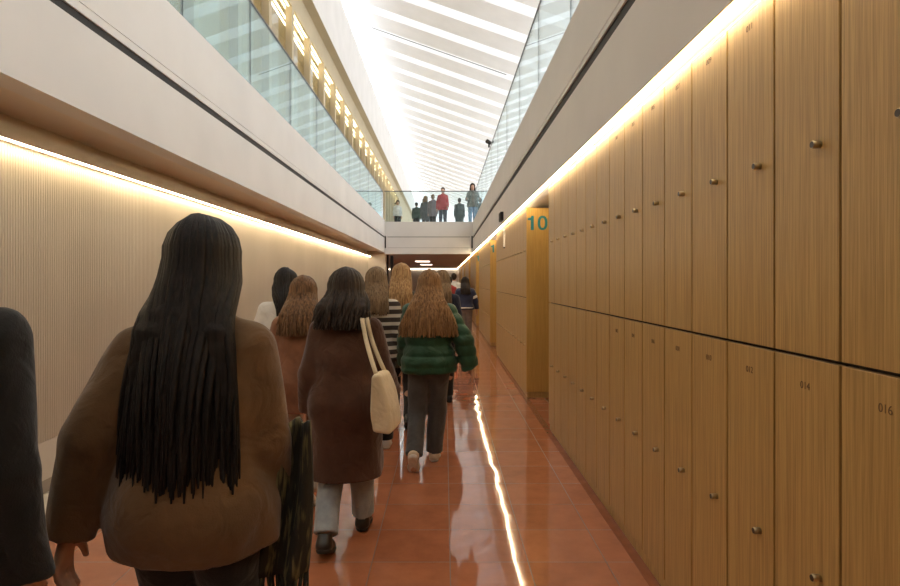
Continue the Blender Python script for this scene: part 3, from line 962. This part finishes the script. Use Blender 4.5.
def ribbon(mb, pts, widths, thick, axis):
    """flattened lock of hair following pts; axis(p) = outward direction"""
    n = len(pts); vs = []; P = np.array(pts)
    for i in range(n):
        t = P[min(i+1, n-1)]-P[max(i-1, 0)]; t /= (np.linalg.norm(t)+1e-9)
        o = axis(P[i]); o = o-t*(o@t); o /= (np.linalg.norm(o)+1e-9)
        sdv = np.cross(t, o); w = widths[i]*.5; th = thick*min(1, widths[i]/max(widths)+.15)
        vs += [P[i]-sdv*w, P[i]-sdv*w*.45+o*th*.8, P[i]+sdv*w*.45+o*th*.8, P[i]+sdv*w, P[i]-o*th*.5]
    fs = []
    for i in range(n-1):
        for k in range(5):
            k2 = (k+1) % 5
            fs.append((i*5+k, i*5+k2, (i+1)*5+k2, (i+1)*5+k))
    mb.add(vs, fs)

def make_hair(J, h, bottom, wb, mat, n=170, back=.16, wave=0.0, seed=0, ang=128, shoulder=.10, ragged=.05, crown=.014, mid=None, lockw=.024):
    """long hair: cap over the skull, a hanging mass and overlapping locks. bottom = height of the ends"""
    r = random.Random(seed); s = J.s; Hd = J.Hd
    lo = np.minimum(Hd(-.2, -.28, -.2), V3(-wb-.15+J.hc[0], J.hc[1]-.5, bottom-.1)); hi = Hd(.2, .2, .2)
    hi = np.maximum(hi, V3(wb+.15+J.hc[0], J.hc[1]+.2, hi[2]))
    v = Vol(lo, hi, h)
    v.ell(Hd(0, -.012, .020), V3(.080, .098, .092)*s, .02, J.Rh)
    # open face
    fwd = J.Rh @ V3(0, 1, .0); nrm = J.Rh @ V3(0, .80, -.60)
    v.clip(Hd(0, .052, .030), nrm)
    rx, ry, rz = .084*s, .102*s, .096*s
    ych = J.U(0, 0, 1.2)[1]
    def path(th, lay, bxj, byj, zb, wv=None):
        y0 = (-.035+.10*min(1, abs(th)/R(120)))*s
        pts = []
        for ph in (4, 22, 42, 62, 82, 98):
            p = R(ph); sp = math.sin(p)
            loc = V3((rx+lay)*sp*math.sin(th), y0*(1-sp)-(ry+lay)*sp*math.cos(th)-.006, (rz+lay)*math.cos(p)+.014*s)
            pts.append(J.hc+J.Rh @ loc)
        e = pts[-1]; tt = th/R(ang)
        bx = J.hc[0]*.6+wb*math.sin(tt*1.35)*bxj
        by = ych-max(back*math.cos(tt*1.15), shoulder)+byj
        B = V3(bx, by, zb); dz = e[2]-zb
        if dz > .03:
            c1 = e+V3((e[0]-J.hc[0])*.35, (-.03 if abs(tt) < .75 else -.05), -dz*.35)
            c2 = V3(bx*.92 if mid is None else bx*mid, by, zb+dz*.42)
            ns = max(5, int(dz/.05))
            for k in range(1, ns+1):
                t = k/ns
                p = e*(1-t)**3+3*c1*t*(1-t)**2+3*c2*t*t*(1-t)+B*t**3
                lim = J.nb[1]-shoulder+.01
                if p[1] > lim:
                    wq = min(1, max(0, (J.nb[2]+.15-p[2])/.17)); wq = wq*wq*(3-2*wq)
                    p[1] = p[1]+(lim-p[1])*.8*wq
                if wv is not None:
                    p = p+V3(math.sin(p[2]*wv[1]+wv[0]), math.cos(p[2]*wv[1]*.9+wv[0])*.7, 0)*wave*min(1, t*2.2)
                pts.append(p)
        return pts
    for t in np.linspace(-.86, .86, 9):
        pp = path(R(ang)*t, -.012, .92, .016, bottom+.09)[5:]
        for q0, q1 in zip(pp[:-1], pp[1:]):
            v.cap(q0, q1, .020, .018, .012, .8)
    mb = MB()
    for i in range(n):
        th = R(r.uniform(-ang, ang)); lay = r.uniform(0, crown)
        zb = bottom+ragged*(r.random()**1.5)
        pts = path(th, lay, r.uniform(.88, 1.06), -r.uniform(-.010, .016), zb, (r.uniform(0, 6.28), r.uniform(18, 26)) if wave else None)
        m = len(pts); w0 = lockw*r.uniform(.7, 1.3)
        wd = [w0*(.55+.45*min(1, k/4)) if k < m*.6 else w0*max(.10, 1-((k-m*.6)/(m*.4))**1.6) for k in range(m)]
        cx = J.hc
        ribbon(mb, pts, wd, .0045, lambda p: V3(p[0]-cx[0], p[1]-cx[1]-.03, max(0, p[2]-cx[2])*1.0)+V3(0, -1e-4, 0))
    v.disp(folds(.004, seed+5, 30, 4))
    return v.mesh('hair', mat, mb)

def short_hair(J, h, mat, seed=0):
    s = J.s; Hd = J.Hd
    v = Vol(Hd(-.2, -.2, -.2)-.05, Hd(.2, .2, .2)+.05, h)
    v.ell(Hd(0, -.014, .024), V3(.083, .100, .094)*s, .02, J.Rh)
    v.ell(Hd(0, -.05, -.045), V3(.066, .052, .06)*s, .03, J.Rh)
    v.clip(Hd(0, .060, .035), J.Rh @ V3(0, .75, -.66))
    v.disp(folds(.004, seed, 55, 40))
    return v.mesh('hair', mat)

def person(label, X, Y, yaw=0, h=.012, z=0.0, eyes=False, **kw):
    root = empty('person', (X, Y, z), R(yaw))
    tag(root, label, 'person')
    J = build_joints(**kw)
    b = link(bpy.data.objects.new('body', make_body(J, min(h, .012) if h < .015 else h).mesh('body', SKIN)), root)
    if eyes:
        for sd in (-1, 1):
            mb = MB(); c = J.Hd(.031*sd, .079, -.002)
            d = J.Rh @ V3(0, 1, 0)
            pr = [(.012*math.sin(a), .012*math.cos(a)) for a in np.linspace(-1.5, 1.5, 9)]
            mb.lathe([(p[0], max(.0005, p[1])) for p in pr], d, c, 12, 0)
            e = mb.build('eye', EYEW, root, True)
            mb = MB(); mb.lathe([(.0105, .0055), (.0125, .0045)], d, c, 10); mb.build('iris', EYED, e)
    return root, J

def part(name, me, parent):
    return link(bpy.data.objects.new(name, me), parent)

def trousers_shoes(root, J, h, tm, um, sm, wide=0.0, cuff=.06, seed=3, boot=False):
    part('trousers', make_trousers(J, h, wide=wide, cuff=cuff, seed=seed).mesh('trousers', tm), root)
    for sd in (-1, 1): make_shoe(J, sd, min(h, .009), um, sm, root, boot)

FAB = {}
def fb(name, col, **kw):
    if name not in FAB: FAB[name] = fabric(name, col, **kw)
    return FAB[name]
black = fb('black_cloth', (0.012, 0.011, 0.011)); whitel = fb('white_leather', (0.62, 0.58, 0.53), weave=120., bump=.1)
blackl = plain('black_leather', (0.014, 0.012, 0.012), 0.35); rubber = plain('white_rubber', (0.60, 0.57, 0.52), 0.6)
darkrub = plain('dark_rubber', (0.02, 0.018, 0.017), 0.7)
H_BLACK = hairmat('black_hair', (0.006, 0.005, 0.005), (0.022, 0.016, 0.013))
H_DARK = hairmat('dark_brown_hair', (0.012, 0.008, 0.006), (0.05, 0.030, 0.020))
H_AUB = hairmat('auburn_hair', (0.075, 0.035, 0.015), (0.24, 0.125, 0.055))
H_BLOND = hairmat('dark_blonde_hair', (0.19, 0.095, 0.035), (0.52, 0.33, 0.16))
H_GING = hairmat('light_brown_hair', (0.095, 0.045, 0.018), (0.34, 0.185, 0.080))
H_MOUSE = hairmat('mouse_brown_hair', (0.10, 0.060, 0.032), (0.27, 0.175, 0.095))

# --- 1: foreground, long black hair, camel coat
coatc = fb('camel_coat', (0.150, 0.082, 0.034), scale=5.0)
p, J = person('person in a camel coat with very long black hair, walking away close by', -.69, 1.62, 0, .008, H=1.685, lean=4, wide=.98,
              feet={-1: dict(y=.18, pitch=0), 1: dict(y=-.18, pitch=34)}, arms={-1: (23, -18, 16), 1: (5, 4, 22)})
c = part('coat', make_top(J, .008, .022, .775, sleeve=.008, amp=.010, seed=11, flare=.05, bulk=.008).mesh('coat', coatc), p)
trousers_shoes(p, J, .010, black, blackl, darkrub)
part('hair', make_hair(J, .009, .945, .155, H_BLACK, n=380, back=.175, seed=3, shoulder=.125, ragged=.19, lockw=.024, mid=.95), p)
# shaggy scarf end hanging at her right side
def scarf(J, parent, x, y, z0, z1, wid, mat):
    mb = MB(); r = random.Random(5); nx, nz = 14, 22; vs = []
    for sgn in (0, 1):
        for j in range(nz+1):
            for i in range(nx+1):
                u = i/nx-.5; t = j/nz
                ww = wid*(.75+.35*t)
                vs.append((x+u*ww-.04*t*t, y+.025*math.sin(u*11+t*2)+(.009 if sgn else -.009), z0+(z1-z0)*t+.006*math.sin(u*17)))
    N = (nx+1)*(nz+1); fs = []
    for j in range(nz):
        for i in range(nx):
            a = j*(nx+1)+i
            fs.append((a, a+1, a+nx+2, a+nx+1)); fs.append((N+a, N+a+nx+1, N+a+nx+2, N+a+1))
    for i in range(nx):
        fs.append((i, N+i, N+i+1, i+1)); a = nz*(nx+1)+i; fs.append((a, a+1, N+a+1, N+a))
    for j in range(nz):
        a = j*(nx+1); fs.append((a, a+nx+1, N+a+nx+1, N+a)); a += nx; fs.append((a, N+a, N+a+nx+1, a+nx+1))
    mb.add(vs, fs)
    o = mb.build('scarf', mat, parent, True)
    fr = MB()
    for i in range(46):
        u = (i+.5)/46-.5; xx = x+u*wid*1.1-.04; yy = y+.025*math.sin(u*11+2)
        L = r.uniform(.09, .14)
        pts = [(xx, yy, z1+.005), (xx+r.uniform(-.01, .01), yy+r.uniform(-.012, .012), z1-L*.5), (xx+r.uniform(-.02, .012), yy+r.uniform(-.02, .02), z1-L)]
        fr.tube(pts, [.0035, .0032, .0022], 5)
    fr.build('fringe', mat, o, True)
scarf(J, p, .255, .060, 1.10, .66, .15, flecked('flecked_scarf', (0.020, 0.018, 0.012), (0.20, 0.17, 0.07)))

# --- 2: far left edge, dark coat
p, J = person('person in a dark grey coat cut off by the left edge of the photo', -1.15, 1.27, 0, .011, H=1.74, lean=2, wide=1.08,
              feet={-1: dict(y=-.14, pitch=26), 1: dict(y=.14)}, arms={-1: (8, 8, 14), 1: (9, -4, 14)})
dgrey = fb('charcoal_coat', (0.011, 0.010, 0.009))
part('coat', make_top(J, .011, .026, .60, sleeve=.008, amp=.010, seed=4, flare=.03).mesh('coat', dgrey), p)
trousers_shoes(p, J, .012, black, blackl, darkrub)
part('hair', short_hair(J, .010, H_DARK), p)

# --- 3: brown coat with tote
p, J = person('person in a long dark brown coat with shoulder-length dark hair and a cream bag', -.57, 3.36, 0, .009, H=1.58, lean=4,
              feet={-1: dict(y=-.20, pitch=20, x=-.075), 1: dict(y=.24, pitch=0, x=.075)}, arms={-1: (13, -8, 22), 1: (19, 8, 40)})
brown = fb('dark_brown_coat', (0.075, 0.033, 0.019), scale=6.0)
part('coat', make_top(J, .009, .024, .385, sleeve=.010, amp=.010, seed=21, skirt_r=.215, bulk=.014).mesh('coat', brown), p)
jean = fb('pale_blue_denim', (0.30, 0.34, 0.38), weave=500.)
trousers_shoes(p, J, .009, jean, blackl, darkrub, wide=.012, cuff=.075)
part('hair', make_hair(J, .009, 1.225, .150, H_DARK, n=300, back=.150, wave=.013, seed=8, shoulder=.115, ragged=.08, lockw=.026, crown=.026, mid=1.0), p)
browncoatJ, brownroot = J, p
# tote bag on her right shoulder: a thing of its own
cream = fb('cream_canvas', (0.62, 0.50, 0.33), var=.10, weave=420.)
BC = V3(.232, -.275, 0); BA = R(-10)
tb = empty('tote_bag', (-.57+BC[0], 3.36+BC[1], 0), BA)
tag(tb, "cream canvas tote bag hanging from the brown-coated person's right shoulder", 'bag')
mb = MB(); v = Vol((-.12, -.26, .62), (.16, .26, 1.08), .008)
def bagfn(X, Y, Z):
    t = np.clip((1.025-Z)/.30, 0, 1)
    cx = .035*t+.005; hx = .020+.034*np.sin(np.minimum(1, t*1.15)*math.pi*.62); hy = .110+.02*t
    qx, qy, qz = np.abs(X-cx)-hx, np.abs(Y-.01*np.sin(Z*9))-hy, np.abs(Z-.875)-.150
    rr = .022
    qx, qy, qz = qx+rr, qy+rr, qz+rr
    return np.sqrt(np.maximum(qx, 0)**2+np.maximum(qy, 0)**2+np.maximum(qz, 0)**2)+np.minimum(np.maximum(qx, np.maximum(qy, qz)), 0)-rr
v.put(bagfn, (-.10, -.2, .64), (.14, .2, 1.06), 0)
v.disp(folds(.007, 31, 14, 14))
part('pouch', v.mesh('pouch', cream), tb)
SHL = rotz(-BA) @ (J.sh[1]+V3(-.030, 0, .098)-BC)
for sgn in (-1, 1):
    pts = []
    for t in np.linspace(0, 1, 19):
        a = V3(.005, .075*sgn, 1.015); m_ = rotz(-BA) @ (J.sh[1]+V3(-.01+.012*sgn, -.175, .0)-BC); z_ = SHL+rotz(-BA) @ V3(.012*sgn, 0, 0)
        q = a*(1-t)**2+2*m_*t*(1-t)+z_*t*t if t < 2 else z_
        if t > .5: q = q + rotz(-BA) @ V3(0, -.035*math.sin((t-.5)*2*math.pi), .03*math.sin((t-.5)*2*math.pi))
        pts.append(q)
    mb = MB(); vs = []; fs = []
    wx = rotz(-BA) @ V3(.012, 0, 0); wn = rotz(-BA) @ V3(0, -.0035, .0015)
    for i, q in enumerate(pts):
        for (k1, k2) in ((-1, -1), (1, -1), (1, 1), (-1, 1)): vs.append(q+wx*k1+wn*k2)
    for i in range(len(pts)-1):
        for k in range(4): fs.append((i*4+k, i*4+(k+1) % 4, i*4+4+(k+1) % 4, i*4+4+k))
    fs += [(3, 2, 1, 0), tuple(len(vs)-4+k for k in range(4))]
    mb.add(vs, fs); mb.build('strap', cream, tb, True)

# --- 4: green puffer
green = fb('green_quilted_nylon', (0.018, 0.062, 0.034), rough=.5, weave=60., sheen=.1)
grey = fb('grey_wool_trousers', (0.068, 0.066, 0.068))
p, J = person('person in a dark green quilted jacket with long straight light brown hair', -.125, 4.78, -2, .010, H=1.59, lean=4,
              feet={-1: dict(y=-.27, pitch=58, x=-.11), 1: dict(y=.17, pitch=0, x=.035)}, arms={-1: (11, 12, 28), 1: (31, -14, 20)})
part('jacket', make_top(J, .009, .036, .765, sleeve=.014, amp=.006, seed=5, puff=.011, bulk=.012).mesh('jacket', green), p)
trousers_shoes(p, J, .010, grey, fb('beige_suede', (0.52, 0.42, 0.30)), rubber, wide=.014, cuff=.055, seed=9)
part('hair', make_hair(J, .010, 1.05, .235, H_GING, n=420, back=.185, seed=14, shoulder=.145, ragged=.09, lockw=.027, mid=.80), p)

# --- 5: striped sweater
strp = striped('striped_knit', (0.045, 0.030, 0.022), (0.55, 0.50, 0.43), 4.6)
p, J = person('person in a brown and cream striped sweater with mouse-brown hair', -.60, 5.15, 3, .013, H=1.62, lean=4,
              feet={-1: dict(y=-.2, pitch=28), 1: dict(y=.17)}, arms={-1: (9, 10, 20), 1: (12, -8, 22)})
part('sweater', make_top(J, .013, .024, .80, sleeve=.012, amp=.006, seed=6).mesh('sweater', strp), p)
trousers_shoes(p, J, .013, black, whitel, rubber, wide=.008)
part('hair', make_hair(J, .012, 1.20, .115, H_MOUSE, n=160, back=.165, seed=21, shoulder=.12, ragged=.06), p)

# --- 6: pinkish brown coat
rust = fb('rust_brown_coat', (0.235, 0.105, 0.055), scale=6.0)
p, J = person('person in a rust-brown coat with straight auburn hair', -.975, 4.02, 0, .011, H=1.53, lean=4,
              feet={-1: dict(y=.16), 1: dict(y=-.20, pitch=30)}, arms={-1: (12, -6, 22), 1: (12, 10, 24)})
part('coat', make_top(J, .011, .025, .62, sleeve=.010, amp=.010, seed=17, flare=.03).mesh('coat', rust), p)
trousers_shoes(p, J, .011, fb('pale_trousers', (0.48, 0.40, 0.33)), whitel, rubber, wide=.010, seed=12)
part('hair', make_hair(J, .011, 1.13, .140, H_AUB, n=240, back=.175, seed=31, shoulder=.125, ragged=.08), p)

# --- 7: white top, black ponytail
p, J = person('person in a white top with a long black ponytail, beside the ribbed wall', -1.28, 4.72, 0, .012, H=1.60, lean=5, head=(-32, 0),
              feet={-1: dict(y=-.17, pitch=28), 1: dict(y=.15)}, arms={-1: (20, -8, 24), 1: (10, 10, 20)})
part('top', make_top(J, .012, .028, .86, sleeve=.012, amp=.008, seed=8).mesh('top', fb('white_knit', (0.70, 0.66, 0.60), var=.06)), p)
trousers_shoes(p, J, .012, fb('dark_denim', (0.03, 0.035, 0.05)), whitel, rubber)
hb = short_hair(J, .010, H_BLACK, 4)
part('hair', hb, p)
part('ponytail', make_hair(J, .011, 1.20, .030, H_BLACK, n=90, back=.150, seed=41, shoulder=.13, ragged=.12, ang=58, mid=.9, lockw=.018), p)

# --- 8: blonde further ahead
p, J = person('person in a dark olive coat with dark blonde hair, ahead of the striped sweater', -.445, 6.05, 0, .014, H=1.68, lean=3,
              feet={-1: dict(y=.18), 1: dict(y=-.18, pitch=30)}, arms={-1: (10, -6, 16), 1: (10, 8, 16)})
part('coat', make_top(J, .014, .025, .62, sleeve=.008, amp=.008, seed=18).mesh('coat', fb('dark_olive_coat', (0.045, 0.048, 0.036))), p)
trousers_shoes(p, J, .014, black, blackl, darkrub)
part('hair', make_hair(J, .013, 1.20, .125, H_BLOND, n=200, back=.17, seed=51, shoulder=.12, ragged=.06), p)

# --- 9: brunette in navy partly hidden by the green jacket
p, J = person('person in a plain navy coat with brown hair, half hidden beyond the green jacket', -.03, 7.15, 0, .016, H=1.63, lean=3,
              feet={-1: dict(y=-.17, pitch=28), 1: dict(y=.17)})
part('coat', make_top(J, .016, .025, .66, sleeve=.008, amp=.007, seed=19).mesh('coat', fb('navy_coat', (0.014, 0.016, 0.032))), p)
trousers_shoes(p, J, .016, black, blackl, darkrub)
part('hair', make_hair(J, .015, 1.22, .12, H_MOUSE, n=150, back=.165, seed=61, shoulder=.12), p)

# --- 10: navy jacket with white bands
navy = fb('navy_nylon', (0.026, 0.032, 0.075), rough=.6)
p, J = person('person in a navy jacket with white sleeve bands and grey trousers, near the lockers', .49, 13.9, 0, .014, H=1.58, lean=3, wide=1.06,
              feet={-1: dict(y=-.16, pitch=24), 1: dict(y=.14)}, arms={-1: (14, 4, 16), 1: (20, 4, 18)})
jk = part('jacket', make_top(J, .014, .034, .82, sleeve=.018, amp=.006, seed=20, bulk=.015).mesh('jacket', navy), p)
wb_ = fb('white_band', (0.72, 0.70, 0.66))
hemb = make_top(J, .010, .047, .845, sleeve=-.08, amp=.006, seed=20, bulk=.018, collar=False); hemb.clip(V3(0, 0, .875), V3(0, 0, 1))
part('hem_band', hemb.mesh('hem_band', wb_), jk)
for sd in (-1, 1):
    a, e = J.sh[sd], J.el[sd]; d = (e-a)/np.linalg.norm(e-a); L = np.linalg.norm(e-a)
    vv = Vol(np.minimum(a, e)-.2, np.maximum(a, e)+.2, .012)
    vv.cap(a, e, .042*J.s+.050, .037*J.s+.049, 0, 1, [(a+d*L*.68, d), (a+d*L*.42, -d)])
    part('sleeve_band', vv.mesh('sleeve_band', wb_), jk)
trousers_shoes(p, J, .014, fb('light_grey_trousers', (0.24, 0.21, 0.19)), whitel, rubber, wide=.015)
part('hair', make_hair(J, .014, 1.17, .12, H_DARK, n=150, back=.185, seed=71, shoulder=.15), p)

# --- 11-13: distant heads
p, J = person('person in a red top with black hair, far ahead beyond the navy jacket', .14, 16.4, 0, .02, H=1.62)
part('sweater', make_top(J, .02, .028, .82, seed=2).mesh('sweater', fb('red_knit', (0.28, 0.03, 0.03))), p)
trousers_shoes(p, J, .02, black, blackl, darkrub); part('hair', short_hair(J, .016, H_BLACK, 2), p)
p, J = person('tall person in a white shirt with dark hair, farthest along the corridor', .30, 18.6, 0, .02, H=1.74, wide=1.08)
part('shirt', make_top(J, .02, .028, .80, seed=3).mesh('shirt', fb('white_shirt', (0.66, 0.66, 0.66))), p)
trousers_shoes(p, J, .02, black, blackl, darkrub); part('hair', short_hair(J, .016, H_DARK, 3), p)
p, J = person('person in a maroon jacket with short dark hair, near the dark doorway posts', -1.19, 11.2, 0, .018, H=1.70, wide=1.06)
part('jacket', make_top(J, .018, .030, .78, seed=6).mesh('jacket', fb('maroon_jacket', (0.12, 0.03, 0.03))), p)
trousers_shoes(p, J, .018, black, blackl, darkrub); part('hair', short_hair(J, .015, H_DARK, 5), p)

# --- upper floor
def up(label, px, Y, yaw, H, topname, topcol, hem, hair='short', hairm=None, tr=None, wide=1.0, lean=1, arms=None, eyes=False, hb=None):
    X = (px-444.5)*Y/590
    p, J = person(label, X, Y, yaw, .016, ZUP, eyes, H=H, lean=lean, wide=wide, feet={-1: dict(y=-.05), 1: dict(y=.06)}, arms=arms)
    part('jacket', make_top(J, .014, .022, hem, seed=int(px), sleeve=.006, amp=.007).mesh('jacket', fb(topname, topcol)), p)
    trousers_shoes(p, J, .016, tr or black, blackl, darkrub)
    if hair == 'short': part('hair', short_hair(J, .014, hairm or H_DARK, 7), p)
    else: part('hair', make_hair(J, .014, hb or 1.25, .115, hairm or H_DARK, n=130, back=.15, seed=int(px), shoulder=.12), p)
    return p, J
up('person in a grey-green jacket and blue jeans facing the bridge glass', 472.5, 22.6, 178, 1.70, 'sage_jacket', (0.16, 0.17, 0.15), .80, 'long', H_DARK, fb('blue_jeans', (0.20, 0.30, 0.42)), 1.0, 1, {-1: (14, 8, 46), 1: (12, 14, 74)}, True)
up('person in a red jacket standing behind the bridge glass', 443.0, 23.0, 172, 1.62, 'red_jacket', (0.42, 0.055, 0.06), .74, 'short', H_BLACK, fb('slate_trousers', (0.06, 0.07, 0.10)), 1.0, 1, {-1: (9, 10, 34), 1: (15, -6, 14)}, True)
up('person in a dark grey coat leaning beside the red jacket, near the bridge centre', 433.0, 24.0, 20, 1.50, 'dusty_grey_coat', (0.17, 0.15, 0.16), .62, 'short', H_MOUSE, wide=1.05)
up('person in a long slate coat behind the bridge glass, second from the left gallery', 425.5, 24.6, -10, 1.52, 'slate_coat', (0.09, 0.10, 0.11), .50, 'long', H_MOUSE, wide=1.05)
up('person in a bottle-green jacket behind the bridge glass', 416.5, 25.4, 0, 1.36, 'bottle_green_jacket', (0.022, 0.05, 0.035), .66, 'short', H_BLACK)
up('person in a white top with long dark hair at the left end of the bridge', 397.5, 25.0, 200, 1.38, 'white_blouse', (0.68, 0.67, 0.64), .72, 'long', H_DARK)
up('person in a dark teal coat seen from behind, beside the grey-green jacket', 459.5, 25.2, 0, 1.52, 'dark_teal_coat', (0.045, 0.065, 0.065), .48, 'short', H_DARK, wide=1.1)
up('person in a charcoal parka right behind the grey-green jacket', 481.0, 24.6, 15, 1.50, 'charcoal_parka', (0.05, 0.055, 0.06), .55, 'short', H_BLACK)


# ------------------------------------------------------------------ world & view
w = bpy.data.worlds.new('world'); SC.world = w; w.use_nodes = True
bg = w.node_tree.nodes['Background']
bg.inputs['Color'].default_value = (0.9, 0.95, 1.0, 1); bg.inputs['Strength'].default_value = 1.0
SC.view_settings.view_transform = 'Standard'
SC.view_settings.look = 'None'
SC.view_settings.gamma = 1.0
SC.view_settings.use_curve_mapping = False
SC.view_settings.exposure = 1.05
SC.cycles.max_bounces = 8
SC.cycles.diffuse_bounces = 4
SC.cycles.transparent_max_bounces = 24
SC.cycles.use_denoising = True
SC.cycles.sample_clamp_indirect = 6.0
SC.cycles.caustics_reflective = False
